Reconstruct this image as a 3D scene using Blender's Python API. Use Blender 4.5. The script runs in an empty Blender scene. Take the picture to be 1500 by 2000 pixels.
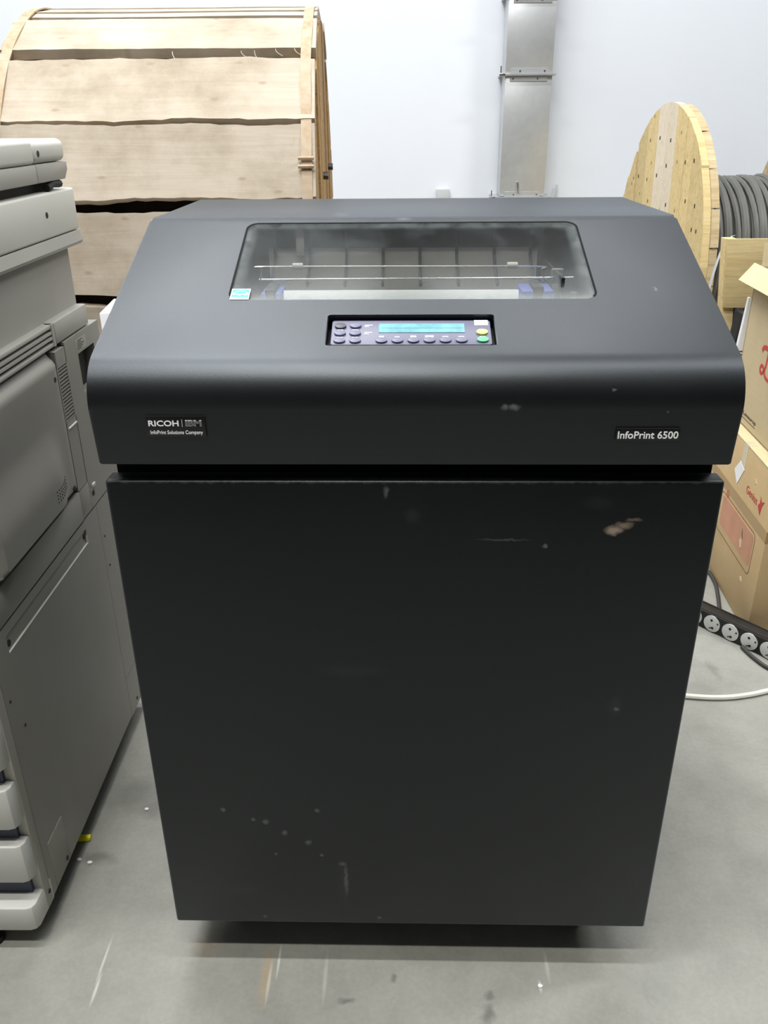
import bpy, bmesh, math, random
from mathutils import Vector, Matrix, noise
random.seed(7)
PI = math.pi
scene = bpy.context.scene
COL = scene.collection

# ------------------------------------------------------------------ camera
PITCH, ROLL, YAW = 0.44249, -0.00858, 0.0251
CAM = Vector((-0.00996, -0.81522, 1.11565))
f0 = Vector((-math.sin(YAW), math.cos(YAW), 0)); r0 = Vector((math.cos(YAW), math.sin(YAW), 0)); u0 = Vector((0, 0, 1))
fwd = f0 * math.cos(PITCH) - u0 * math.sin(PITCH)
up = u0 * math.cos(PITCH) + f0 * math.sin(PITCH)
rt = r0 * math.cos(ROLL) + up * math.sin(ROLL)
up = up * math.cos(ROLL) - r0 * math.sin(ROLL)
cam_data = bpy.data.cameras.new('camera')
cam_data.sensor_fit = 'HORIZONTAL'; cam_data.sensor_width = 36.0; cam_data.lens = 36.0 * 1630 / 1500
cam_data.clip_start = 0.02
cam = bpy.data.objects.new('camera', cam_data); COL.objects.link(cam)
cam.matrix_world = Matrix(((rt.x, up.x, -fwd.x, CAM.x), (rt.y, up.y, -fwd.y, CAM.y), (rt.z, up.z, -fwd.z, CAM.z), (0, 0, 0, 1)))
scene.camera = cam

# ------------------------------------------------------------------ world, exposure
world = bpy.data.worlds.new('world'); scene.world = world; world.use_nodes = True
world.node_tree.nodes['Background'].inputs[0].default_value = (0.9, 0.95, 1.0, 1)
world.node_tree.nodes['Background'].inputs[1].default_value = 0.05
vs = scene.view_settings
vs.view_transform = 'Standard'; vs.look = 'None'; vs.gamma = 1.0; vs.use_curve_mapping = False
vs.exposure = -0.2
# ceiling lamps: (x, y, z, watts)
LAMP_Z = 4.2
WARM = (1.0, 0.985, 0.92); COOL = (0.955, 0.98, 1.0)
LAMPS = [(-2.2, -1.45, 30, WARM), (-0.35, -1.45, 92, WARM),
         (-2.7, 2.3, 44, COOL), (-0.9, 2.3, 54, COOL), (0.9, 2.3, 40, COOL),
         (-1.0, 1.1, 66, COOL), (-0.8, -0.35, 78, COOL), (1.1, -0.35, 36, COOL), (3.0, 0.8, 100, COOL)]  # unseen lamps added to brighten the lid fold, copier top and right side

# ------------------------------------------------------------------ materials
def lin(r, g, b):
    def c(v):
        v /= 255.0
        return v / 12.92 if v <= 0.04045 else ((v + 0.055) / 1.055) ** 2.4
    return (c(r), c(g), c(b), 1)

class NT:
    def __init__(s, name):
        s.m = bpy.data.materials.new(name); s.m.use_nodes = True
        s.t = s.m.node_tree; s.b = s.t.nodes['Principled BSDF']
    def n(s, typ, **kw):
        nd = s.t.nodes.new(typ)
        for k, v in kw.items():
            if k.startswith('i_'):
                key = k[2:]
                nd.inputs[int(key) if key.isdigit() else key.replace('_', ' ')].default_value = v
            else:
                setattr(nd, k, v)
        return nd
    def l(s, a, b): s.t.links.new(a, b)
    def coord(s, scale=(1, 1, 1), rnd=False):
        tc = s.n('ShaderNodeTexCoord'); mp = s.n('ShaderNodeMapping')
        mp.inputs['Scale'].default_value = scale
        if rnd:
            oi = s.n('ShaderNodeObjectInfo')
            mul = s.n('ShaderNodeMath', operation='MULTIPLY'); mul.inputs[1].default_value = 37.0
            s.l(oi.outputs['Random'], mul.inputs[0])
            cx = s.n('ShaderNodeCombineXYZ'); s.l(mul.outputs[0], cx.inputs[0]); s.l(mul.outputs[0], cx.inputs[1])
            add = s.n('ShaderNodeVectorMath', operation='ADD')
            s.l(tc.outputs['Object'], add.inputs[0]); s.l(cx.outputs[0], add.inputs[1])
            s.l(add.outputs[0], mp.inputs['Vector'])
        else:
            s.l(tc.outputs['Object'], mp.inputs['Vector'])
        return mp.outputs[0]
    def noise(s, vec, scale, detail=4, rough=0.55, dist=0.0):
        nd = s.n('ShaderNodeTexNoise'); nd.inputs['Scale'].default_value = scale
        nd.inputs['Detail'].default_value = detail; nd.inputs['Roughness'].default_value = rough
        nd.inputs['Distortion'].default_value = dist
        s.l(vec, nd.inputs['Vector']); return nd.outputs[0]
    def ramp(s, fac, stops):
        r = s.n('ShaderNodeValToRGB'); e = r.color_ramp.elements
        while len(e) < len(stops): e.new(0.5)
        for k, (p, c) in enumerate(stops):
            e[k].position = p
            e[k].color = c if len(c) == 4 else (*c, 1)
        s.l(fac, r.inputs[0]); return r.outputs[0]
    def mix(s, fac, a, b, blend='MIX'):
        m = s.n('ShaderNodeMix', data_type='RGBA', blend_type=blend)
        for sock, v in ((0, fac), (6, a), (7, b)):
            if isinstance(v, (int, float)): m.inputs[sock].default_value = v
            elif isinstance(v, tuple): m.inputs[sock].default_value = v
            else: s.l(v, m.inputs[sock])
        return m.outputs[2]
    def math(s, op, a, b=None):
        m = s.n('ShaderNodeMath', operation=op)
        for k, v in ((0, a), (1, b)):
            if v is None: continue
            if isinstance(v, (int, float)): m.inputs[k].default_value = v
            else: s.l(v, m.inputs[k])
        return m.outputs[0]
    def bump(s, h, strength, dist=0.001):
        b = s.n('ShaderNodeBump'); b.inputs['Strength'].default_value = strength; b.inputs['Distance'].default_value = dist
        s.l(h, b.inputs['Height']); s.l(b.outputs[0], s.b.inputs['Normal'])
    def spot(s, vec, c, rad, power=1.0):
        """soft mask around point c with radii rad (an ellipsoid)"""
        sub = s.n('ShaderNodeVectorMath', operation='SUBTRACT'); s.l(vec, sub.inputs[0]); sub.inputs[1].default_value = c
        div = s.n('ShaderNodeVectorMath', operation='DIVIDE'); s.l(sub.outputs[0], div.inputs[0]); div.inputs[1].default_value = rad
        ln = s.n('ShaderNodeVectorMath', operation='LENGTH'); s.l(div.outputs[0], ln.inputs[0])
        mr = s.n('ShaderNodeMapRange'); mr.inputs[1].default_value = 1.0; mr.inputs[2].default_value = 0.3
        mr.inputs[3].default_value = 0.0; mr.inputs[4].default_value = power
        s.l(ln.outputs['Value'], mr.inputs[0]); return mr.outputs[0]
    def maxall(s, vals):
        o = vals[0]
        for v in vals[1:]: o = s.math('MAXIMUM', o, v)
        return o
    def set(s, col=None, rough=None, metal=None, spec=None):
        def put(name, v):
            if v is None: return
            if isinstance(v, (int, float, tuple)): s.b.inputs[name].default_value = v
            else: s.l(v, s.b.inputs[name])
        put('Base Color', col); put('Roughness', rough); put('Metallic', metal); put('Specular IOR Level', spec)
        return s.m

def plain(name, rgb, rough=0.5, metal=0.0, spec=0.5, vary=0.06, bump=0.0, bscale=600):
    t = NT(name); v = t.coord()
    n = t.noise(v, 9.0, 5)
    c = lin(*rgb); lo = tuple(x * (1 - vary) for x in c[:3]) + (1,); hi = tuple(min(1, x * (1 + vary)) for x in c[:3]) + (1,)
    col = t.ramp(n, [(0.3, lo), (0.7, hi)])
    if bump: t.bump(t.noise(v, bscale, 2), bump, 0.0006)
    return t.set(col, rough, metal, spec)

M = {}
# charcoal textured paint of the printer, with dust and scuffs of their own shape
def charcoal(name, spots, spec=0.62, sheen=0.45):
    t = NT(name); v = t.coord()
    grain = t.noise(v, 900, 2, 0.6)
    cloud = t.noise(v, 5.0, 6, 0.6)
    base = t.ramp(cloud, [(0.3, (0.0010, 0.0013, 0.0015)), (0.75, (0.0016, 0.0019, 0.0022))])
    dist = t.noise(v, 60, 4)
    if spots:
        jit = t.n('ShaderNodeVectorMath', operation='MULTIPLY_ADD')
        tn = t.n('ShaderNodeTexNoise'); tn.inputs['Scale'].default_value = 140; t.l(v, tn.inputs['Vector'])
        sub = t.n('ShaderNodeVectorMath', operation='SUBTRACT'); t.l(tn.outputs['Color'], sub.inputs[0]); sub.inputs[1].default_value = (0.5, 0.5, 0.5)
        t.l(sub.outputs[0], jit.inputs[0]); jit.inputs[1].default_value = (0.006, 0.006, 0.006); t.l(v, jit.inputs[2])
        for group, colr in spots:
            m = t.maxall([t.spot(jit.outputs[0], c, r, p) for c, r, p in group])
            base = t.mix(m, base, colr)
    t.bump(grain, 0.2, 0.0004)
    t.b.inputs['Sheen Weight'].default_value = sheen; t.b.inputs['Sheen Roughness'].default_value = 0.28; t.b.inputs['Sheen Tint'].default_value = (0.72, 0.84, 1.0, 1); t.b.inputs['Specular Tint'].default_value = (0.86, 0.93, 1.0, 1)
    return t.set(base, t.ramp(cloud, [(0.3, (0.375,) * 3), (0.8, (0.42,) * 3)]), 0.0, spec)
GREY = (0.10, 0.104, 0.104, 1)
TAN = (0.32, 0.25, 0.19, 1)
FAINT = (0.011, 0.0115, 0.0115, 1)
dots = [((-.245, 0, .298), .005), ((-.121, 0, .298), .0045), ((-.206, 0, .281), .004), ((-.190, 0, .277), .0055), ((-.166, 0, .258), .005),
        ((-.135, 0, .241), .0055), ((-.180, 0, .219), .003), ((-.118, 0, .218), .003), ((-.203, 0, .098), .004), ((-.042, 0, .098), .004),
        ((.146, 0, .688), .0035), ((.249, 0, .466), .004)]
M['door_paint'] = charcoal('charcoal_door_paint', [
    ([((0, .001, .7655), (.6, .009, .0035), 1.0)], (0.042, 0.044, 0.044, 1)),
    ([((-.09, 0, .17), (.012, .02, .05), .8), ((-.23, 0, .15), (.03, .02, .012), .8), ((-.07, 0, .52), (.05, .02, .012), .5), ((.2, 0, .74), (.02, .02, .01), .6), ((.246, 0, .47), (.01, .02, .02), .9), ((0, 0, .725), (.012, .02, .012), .8)], FAINT),
    ([(c, (r, .02, r), .9) for c, r in dots] + [((-.0865, 0, .172), (.0035, .02, .036), .8), ((-.0905, 0, .202), (.007, .02, .004), .8), ((-.028, 0, .753), (.004, .02, .008), .7), ((.10, 0, .696), (.035, .02, .0016), .4)], GREY),
    ([((.219, 0, .708), (.013, .02, .007), .85), ((.229, 0, .714), (.012, .02, .005), .6), ((.239, 0, .7205), (.010, .02, .003), .4)], TAN)], 0.44, 0.2)
M['lid_paint'] = charcoal('charcoal_lid_paint', [
    ([((.092, -.011, .851), (.004, .02, .004), .9), ((.101, -.011, .851), (.008, .02, .004), 1.0), ((.20, -.011, .868), (.003, .02, .002), .8), ((.255, -.011, .845), (.0015, .02, .0015), 1), ((.27, .13, .94), (.002, .02, .002), 1), ((.18, .15, .95), (.002, .02, .002), 1), ((-.01, .29, 1.0), (.012, .006, .004), .6), ((-.09, .33, 1.0), (.012, .03, .01), .35)], GREY)])
M['black'] = plain('black_plastic', (14, 14, 15), 0.55, bump=0.1)
M['black_matte'] = plain('black_recess', (9, 9, 9), 0.8, spec=0.2)
M['rubber'] = plain('dark_rubber', (28, 28, 28), 0.8)
M['dark_metal'] = plain('dark_steel', (70, 68, 66), 0.35, 0.8)
M['steel'] = plain('bright_steel', (200, 198, 194), 0.25, 1.0)
M['guide'] = plain('grey_paper_guide', (178, 172, 166), 0.6)
M['paper'] = plain('white_paper', (238, 238, 240), 0.9, vary=0.02)
M['blue'] = plain('blue_tractor_plastic', (74, 84, 150), 0.5)
M['panel'] = plain('lavender_panel', (102, 102, 122), 0.4, vary=0.02)
M['button'] = plain('lavender_button', (104, 106, 130), 0.4, vary=0.02)
M['button_dark'] = plain('dark_button', (70, 68, 74), 0.4)
M['button_yellow'] = plain('yellow_button', (236, 232, 120), 0.4)
M['button_green'] = plain('green_button', (88, 190, 130), 0.4)
M['print_white'] = plain('white_print', (250, 250, 250), 0.6, vary=0.01)
M['print_black'] = plain('black_badge', (10, 10, 12), 0.35)
M['print_dark'] = plain('dark_ink', (60, 55, 50), 0.8)
M['print_brown'] = plain('brown_ink', (130, 84, 64), 0.85)
M['print_red'] = plain('red_ink', (188, 70, 62), 0.85)
M['print_pink'] = plain('faded_red_ink', (198, 146, 118), 0.85, vary=0.14)
M['teal'] = plain('teal_sticker_ink', (60, 190, 150), 0.5)
def lcd():
    t = NT('lcd_screen'); v = t.coord()
    sep = t.n('ShaderNodeSeparateXYZ'); t.l(v, sep.inputs[0])
    n = t.noise(v, 60, 3)
    c = t.ramp(n, [(0.3, lin(66, 132, 142)), (0.7, lin(92, 164, 168))])
    return t.set(c, 0.3, 0, 0.5)
M['lcd'] = lcd()
def dusty_glass():
    t = NT('dusty_glass'); v = t.coord()
    n1 = t.noise(v, 7, 6, 0.65, 0.6); n2 = t.noise(v, 45, 5, 0.7)
    sep = t.n('ShaderNodeSeparateXYZ'); t.l(v, sep.inputs[0])
    # dust gathers along the rim of the pane (local frame: x across, y up the slope)
    ex = t.math('ABSOLUTE', sep.outputs[0]); ex = t.math('SUBTRACT', 0.2035, ex)
    ey = t.math('ABSOLUTE', sep.outputs[1]); ey = t.math('SUBTRACT', 0.0885, ey)
    e = t.math('MINIMUM', ex, ey)
    mr = t.n('ShaderNodeMapRange'); mr.inputs[1].default_value = 0.0; mr.inputs[2].default_value = 0.016; mr.inputs[3].default_value = 0.36; mr.inputs[4].default_value = 0.0
    t.l(e, mr.inputs[0])
    edge = t.math('MULTIPLY', mr.outputs[0], t.ramp(n2, [(0.3, (0.1,) * 3), (0.7, (1,) * 3)]))
    cloud = t.ramp(n1, [(0.45, (0.0,) * 3), (0.8, (0.10,) * 3)])
    fac = t.math('MINIMUM', t.math('ADD', edge, cloud), 0.8)
    nodes = t.t.nodes
    tr = nodes.new('ShaderNodeBsdfTransparent'); tr.inputs[0].default_value = (0.93, 0.94, 0.93, 1)
    gl = nodes.new('ShaderNodeBsdfGlossy'); gl.inputs['Roughness'].default_value = 0.12
    fr = nodes.new('ShaderNodeFresnel'); fr.inputs[0].default_value = 1.45
    frs = t.math('MULTIPLY', fr.outputs[0], 0.22)
    m1 = nodes.new('ShaderNodeMixShader'); t.l(frs, m1.inputs[0]); t.l(tr.outputs[0], m1.inputs[1]); t.l(gl.outputs[0], m1.inputs[2])
    df = nodes.new('ShaderNodeBsdfDiffuse'); df.inputs[0].default_value = lin(150, 156, 156)
    m2 = nodes.new('ShaderNodeMixShader'); t.l(fac, m2.inputs[0]); t.l(m1.outputs[0], m2.inputs[1]); t.l(df.outputs[0], m2.inputs[2])
    t.l(m2.outputs[0], nodes['Material Output'].inputs[0])
    return t.m
M['glass'] = dusty_glass()
# copier plastics
M['cop_light'] = plain('copier_pale_plastic', (214, 212, 202), 0.5, vary=0.03, bump=0.08)
M['cop'] = plain('copier_grey_plastic', (170, 167, 158), 0.5, vary=0.03, bump=0.08)
M['cop_low'] = plain('copier_side_sheet', (144, 142, 134), 0.42, vary=0.04, bump=0.05)
M['cop_drawer'] = plain('copier_drawer_plastic', (196, 195, 190), 0.5, vary=0.02)
M['cop_navy'] = plain('copier_navy_recess', (62, 66, 84), 0.6)
M['cop_dark'] = plain('copier_dark_gap', (34, 34, 32), 0.7)
# wood
def wood(name, c_lo, c_mid, c_hi, knot, grime=0.35, vary=0.25, axis=0, fine=0.22, gsc=6.0, gcol=(0.20, 0.17, 0.12, 1), bmp=0.5, flat=False):
    t = NT(name)
    v = t.coord((1, 1, 1), True)
    st = [14.0, 14.0, 14.0]; st[axis] = 0.9
    mp = t.n('ShaderNodeMapping'); mp.inputs['Scale'].default_value = st; t.l(v, mp.inputs['Vector'])
    g1 = t.noise(mp.outputs[0], 2.2, 8, 0.62, 1.4)
    st2 = [120.0, 120.0, 120.0]; st2[axis] = 5.0
    mp2 = t.n('ShaderNodeMapping'); mp2.inputs['Scale'].default_value = st2; t.l(v, mp2.inputs['Vector'])
    g2 = t.noise(mp2.outputs[0], 1.5, 4, 0.6)
    col = t.ramp(g1, [(0.25, c_lo), (0.5, c_mid), (0.78, c_hi)])
    col = t.mix(fine, col, t.ramp(g2, [(0.3, (0.35, 0.32, 0.28, 1)), (0.7, (1, 1, 1, 1))]), 'MULTIPLY')
    # knots and nail marks
    stk = [7.0, 7.0, 7.0]; stk[axis] = 3.2
    mpk = t.n('ShaderNodeMapping'); mpk.inputs['Scale'].default_value = stk; t.l(v, mpk.inputs['Vector'])
    vo = t.n('ShaderNodeTexVoronoi'); vo.inputs['Scale'].default_value = 1.3; t.l(mpk.outputs[0], vo.inputs['Vector'])
    if flat: vo.voronoi_dimensions = '2D'
    k = t.ramp(vo.outputs['Distance'], [(0.02, (1, 1, 1)), (0.06 if flat else 0.085, (0, 0, 0))])
    col = t.mix(t.math('MULTIPLY', k, 0.45 if flat else 0.8), col, knot)
    # grime
    gr = t.noise(v, gsc, 7, 0.68)
    col = t.mix(t.math('MULTIPLY', t.ramp(gr, [(0.45, (0, 0, 0)), (0.72, (1, 1, 1))]), grime), col, gcol)
    # each board its own tone
    oi = t.n('ShaderNodeObjectInfo')
    hv = t.n('ShaderNodeHueSaturation'); t.l(col, hv.inputs['Color'])
    t.l(t.math('ADD', t.math('MULTIPLY', oi.outputs['Random'], vary), 1 - vary / 2), hv.inputs['Value'])
    t.bump(t.math('ADD', g1, t.math('MULTIPLY', g2, 0.6)), bmp, 0.002)
    return t.set(hv.outputs[0], 0.8, 0, 0.25)
M['lag_wood'] = wood('pale_rough_wood', lin(178, 164, 147), lin(187, 174, 157), lin(193, 182, 166), lin(140, 112, 76), 0.75, 0.10, 0, 0.07, 3.4, lin(138, 124, 102), 0.2, True)
M['flange_wood'] = wood('brown_flange_wood', lin(150, 112, 66), lin(184, 146, 94), lin(205, 172, 120), lin(70, 45, 25), 0.4, 0.35)
M['reel_wood'] = wood('yellow_pine', lin(208, 180, 122), lin(226, 202, 148), lin(236, 216, 170), lin(60, 38, 20), 0.12, 0.16)
M['reel_wood_pale'] = wood('pale_pine', lin(226, 208, 180), lin(238, 224, 200), lin(244, 234, 214), lin(80, 55, 35), 0.08, 0.06)
M['rim_wood'] = wood('weathered_rim_wood', lin(176, 146, 104), lin(206, 184, 144), lin(224, 208, 174), lin(90, 62, 36), 0.35, 0.2)
M['crate_wood'] = wood('plywood', lin(190, 166, 114), lin(210, 188, 138), lin(220, 202, 156), lin(120, 90, 55), 0.25, 0.1)
M['core_wood'] = plain('dark_core_wood', (70, 56, 38), 0.8, vary=0.3)
def rusty():
    t = NT('rusty_strap'); v = t.coord()
    n = t.noise(v, 22, 7, 0.7)
    c = t.ramp(n, [(0.36, lin(182, 164, 140)), (0.58, lin(172, 148, 118)), (0.75, lin(140, 100, 56))])
    return t.set(c, 0.6, 0.0, 0.4)
M['strap'] = rusty()
def cardboard(name, rgb):
    t = NT(name); v = t.coord()
    n = t.noise(v, 3.5, 6, 0.6)
    mp = t.n('ShaderNodeMapping'); mp.inputs['Scale'].default_value = (6, 6, 220); t.l(v, mp.inputs['Vector'])
    n2 = t.noise(mp.outputs[0], 1.0, 2)
    c = lin(*rgb)
    col = t.ramp(n, [(0.3, tuple(x * 0.86 for x in c[:3])), (0.7, tuple(x * 1.08 for x in c[:3]))])
    col = t.mix(0.08, col, t.ramp(n2, [(0.4, (0.6, 0.6, 0.6, 1)), (0.6, (1, 1, 1, 1))]), 'MULTIPLY')
    return t.set(col, 0.75, 0, 0.3)
M['card'] = cardboard('cardboard', (204, 176, 132))
M['card_pale'] = cardboard('pale_cardboard', (200, 182, 146))
M['card_edge'] = cardboard('cardboard_flap', (222, 206, 166))
M['tape'] = plain('brown_packing_tape', (168, 134, 82), 0.25)
M['tape_clear'] = plain('clear_tape', (212, 202, 172), 0.2)
M['cable'] = plain('grey_cable_sheath', (104, 104, 100), 0.55, vary=0.15)
M['cord_black'] = plain('black_cord', (52, 50, 46), 0.5)
M['cord_white'] = plain('white_cord', (226, 222, 208), 0.5)
M['pdu'] = plain('black_aluminium', (44, 42, 40), 0.45, 0.2, vary=0.3)
M['socket'] = plain('grey_socket', (196, 196, 192), 0.35)
M['hole'] = plain('socket_hole', (10, 10, 10), 0.8)
M['yellow'] = plain('yellow_tape', (250, 240, 30), 0.5)
M['grey_box'] = plain('grey_plastic', (186, 190, 192), 0.5)
M['housing'] = plain('lamp_housing', (225, 225, 225), 0.5)
def galv():
    t = NT('galvanised_steel'); v = t.coord()
    vo = t.n('ShaderNodeTexVoronoi'); vo.inputs['Scale'].default_value = 45; t.l(v, vo.inputs['Vector'])
    n = t.noise(v, 4, 4)
    c = t.mix(0.08, t.ramp(n, [(0.3, lin(188, 190, 190)), (0.7, lin(206, 208, 210))]), t.ramp(vo.outputs['Color'], [(0.2, lin(160, 162, 164)), (0.8, lin(205, 207, 208))]))
    return t.set(c, 0.34, 0.5, 0.5)
M['galv'] = galv()
def wallmat(name, rgb):
    t = NT(name); v = t.coord()
    n = t.noise(v, 1.2, 5); c = lin(*rgb)
    col = t.ramp(n, [(0.3, tuple(x * 0.97 for x in c[:3])), (0.7, c[:3])])
    t.bump(t.noise(v, 160, 3), 0.06, 0.001)
    return t.set(col, 0.75, 0, 0.3)
M['wall'] = wallmat('white_wall_paint', (229, 233, 240))
M['ceil'] = wallmat('ceiling_paint', (170, 172, 174))
M['wall_dim'] = wallmat('grey_wall_paint', (120, 122, 124))
def concrete():
    t = NT('grey_concrete'); v = t.coord()
    big = t.noise(v, 1.6, 6, 0.6); mid = t.noise(v, 7, 8, 0.68); fine = t.noise(v, 130, 3, 0.7)
    col = t.ramp(big, [(0.3, lin(140, 140, 132)), (0.7, lin(160, 159, 151))])
    col = t.mix(0.55, col, t.ramp(mid, [(0.3, lin(130, 130, 122)), (0.55, lin(158, 157, 149)), (0.75, lin(169, 168, 160))]))
    col = t.mix(0.10, col, t.ramp(fine, [(0.35, (0.2, 0.2, 0.2, 1)), (0.65, (1, 1, 1, 1))]), 'MULTIPLY')
    tn = t.n('ShaderNodeTexNoise'); tn.inputs['Scale'].default_value = 38; tn.inputs['Detail'].default_value = 5; t.l(v, tn.inputs['Vector'])
    sub = t.n('ShaderNodeVectorMath', operation='SUBTRACT'); t.l(tn.outputs['Color'], sub.inputs[0]); sub.inputs[1].default_value = (0.5, 0.5, 0.5)
    jit = t.n('ShaderNodeVectorMath', operation='MULTIPLY_ADD'); t.l(sub.outputs[0], jit.inputs[0]); jit.inputs[1].default_value = (0.035, 0.035, 0.0); t.l(v, jit.inputs[2])
    j = jit.outputs[0]
    dark = t.maxall([t.spot(j, (-.50, .33, 0), (.07, .06, 1), .42), t.spot(j, (-.455, .30, 0), (.05, .03, 1), .4), t.spot(j, (-.085, -.052, 0), (.016, .006, 1), .6), t.spot(j, (-.021, -.018, 0), (.007, .007, 1), .6),
                     t.spot(j, (.106, -.073, 0), (.012, .02, 1), .6), t.spot(j, (.114, -.045, 0), (.007, .008, 1), .5), t.spot(j, (.63, .65, 0), (.05, .05, 1), .25), t.spot(j, (-.52, .185, 0), (.04, .018, 1), .5), t.spot(j, (.68, .72, 0), (.012, .05, 1), .3)])
    col = t.mix(dark, col, (0.09, 0.088, 0.08, 1))
    tan = t.maxall([t.spot(v, (-.205, -.02, 0), (.012, .06, 1), .45), t.spot(j, (-.30, .03, 0), (.03, .03, 1), .2)])
    col = t.mix(tan, col, lin(176, 150, 112))
    pale = t.maxall([t.spot(v, (-.444, -.045, 0), (.003, .03, 1), .7), t.spot(v, (-.447, .0, 0), (.0025, .045, 1), .6), t.spot(v, (-.19, .004, 0), (.0025, .035, 1), .7), t.spot(v, (-.20, -.03, 0), (.003, .04, 1), .5),
                     t.spot(v, (.186, -.03, 0), (.003, .012, 1), .8), t.spot(v, (-.12, -.02, 0), (.004, .05, 1), .3), t.spot(v, (.2, .0, 0), (.004, .03, 1), .35)])
    col = t.mix(pale, col, lin(206, 204, 196))
    t.bump(t.math('ADD', fine, mid), 0.12, 0.002)
    return t.set(col, t.ramp(mid, [(0.3, (0.45,) * 3), (0.7, (0.62,) * 3)]), 0, 0.4)
M['floor'] = concrete()
def lampglow():
    t = NT('lamp_diffuser'); t.b.inputs['Emission Color'].default_value = (1, 0.99, 0.96, 1); t.b.inputs['Emission Strength'].default_value = 6.0
    return t.set((0.9, 0.9, 0.9, 1), 0.5)
M['glow'] = lampglow()

# ------------------------------------------------------------------ geometry helpers
def thing(name, label, cat, loc=(0, 0, 0), rotz=0.0, group=None):
    o = bpy.data.objects.new(name, None); COL.objects.link(o)
    o.empty_display_size = 0.1
    o.location = loc; o.rotation_euler = (0, 0, rotz); o['label'] = label; o['category'] = cat
    if group: o['group'] = group
    return o
def tag(o, label, cat, group=None):
    o['label'] = label; o['category'] = cat
    if group: o['group'] = group
    return o
def finish(me, angle=35):
    for p in me.polygons: p.use_smooth = True
    me.set_sharp_from_angle(angle=math.radians(angle))
def obj(name, bm, mat, parent=None, loc=None, rot=None, kind=None, label=None, angle=35):
    bmesh.ops.recalc_face_normals(bm, faces=bm.faces)
    me = bpy.data.meshes.new(name); bm.to_mesh(me); bm.free()
    me.materials.append(M[mat] if isinstance(mat, str) else mat)
    finish(me, angle)
    return link(name, me, parent, loc, rot, kind, label)
def link(name, me, parent=None, loc=None, rot=None, kind=None, label=None):
    o = bpy.data.objects.new(name, me); COL.objects.link(o)
    if parent: o.parent = parent
    if loc is not None: o.location = loc
    if rot is not None: o.rotation_euler = rot
    if kind: o['kind'] = kind
    if label: o['label'] = label
    return o
def add_box(bm, x0, x1, y0, y1, z0, z1, bev=0.0, seg=2):
    b2 = bmesh.new()
    vs_ = [b2.verts.new(p) for p in ((x0, y0, z0), (x1, y0, z0), (x1, y1, z0), (x0, y1, z0), (x0, y0, z1), (x1, y0, z1), (x1, y1, z1), (x0, y1, z1))]
    for f in ((0, 3, 2, 1), (4, 5, 6, 7), (0, 1, 5, 4), (1, 2, 6, 5), (2, 3, 7, 6), (3, 0, 4, 7)): b2.faces.new([vs_[i] for i in f])
    if bev: bmesh.ops.bevel(b2, geom=b2.edges[:], offset=bev, segments=seg, affect='EDGES', profile=0.5)
    merge(bm, b2); return bm
def merge(bm, b2, mat=None):
    if mat is not None: bmesh.ops.transform(b2, matrix=mat, verts=b2.verts)
    me = bpy.data.meshes.new('tmp'); b2.to_mesh(me); b2.free(); bm.from_mesh(me); bpy.data.meshes.remove(me)
def box(*a, **k): return add_box(bmesh.new(), *a, **k)
def add_prism(bm, prof, x0, x1, axis='x', bev=0.0, seg=2):
    """profile polygon extruded along an axis; profile points are the two other coordinates"""
    b2 = bmesh.new()
    def P(t, a, b):
        return {'x': (t, a, b), 'y': (a, t, b), 'z': (a, b, t)}[axis]
    A = [b2.verts.new(P(x0, *p)) for p in prof]; B = [b2.verts.new(P(x1, *p)) for p in prof]
    fa = b2.faces.new(A); fb = b2.faces.new(B[::-1]); n = len(prof)
    for i in range(n): b2.faces.new((A[i], B[i], B[(i + 1) % n], A[(i + 1) % n]))
    if bev:
        ed = list(fa.edges) + list(fb.edges)
        bmesh.ops.bevel(b2, geom=ed, offset=bev, segments=seg, affect='EDGES', profile=0.5)
    merge(bm, b2); return bm
def prism(*a, **k): return add_prism(bmesh.new(), *a, **k)
def add_cyl(bm, p0, p1, r0, r1=None, n=20):
    p0 = Vector(p0); p1 = Vector(p1); r1 = r0 if r1 is None else r1
    d = (p1 - p0).normalized(); a = d.orthogonal().normalized(); b = d.cross(a)
    A = [bm.verts.new(p0 + (a * math.cos(2 * PI * k / n) + b * math.sin(2 * PI * k / n)) * r0) for k in range(n)]
    B = [bm.verts.new(p1 + (a * math.cos(2 * PI * k / n) + b * math.sin(2 * PI * k / n)) * r1) for k in range(n)]
    bm.faces.new(A[::-1]); bm.faces.new(B)
    for k in range(n): bm.faces.new((A[k], A[(k + 1) % n], B[(k + 1) % n], B[k]))
    return bm
def cyl(*a, **k): return add_cyl(bmesh.new(), *a, **k)
def add_tube(bm, pts, r, n=8, flat=1.0):
    pts = [Vector(p) for p in pts]; rings = []; prev = None
    for i, p in enumerate(pts):
        d = (pts[min(i + 1, len(pts) - 1)] - pts[max(i - 1, 0)]).normalized()
        if prev is None: a = d.orthogonal().normalized()
        else:
            a = prev - d * prev.dot(d)
            a = a.normalized() if a.length > 1e-6 else d.orthogonal().normalized()
        prev = a; b = d.cross(a)
        rings.append([bm.verts.new(p + (a * math.cos(2 * PI * k / n) + b * math.sin(2 * PI * k / n) * flat) * r) for k in range(n)])
    for i in range(len(rings) - 1):
        for k in range(n): bm.faces.new((rings[i][k], rings[i][(k + 1) % n], rings[i + 1][(k + 1) % n], rings[i + 1][k]))
    bm.faces.new(rings[0][::-1]); bm.faces.new(rings[-1]); return bm
def tube(*a, **k): return add_tube(bmesh.new(), *a, **k)
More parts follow.
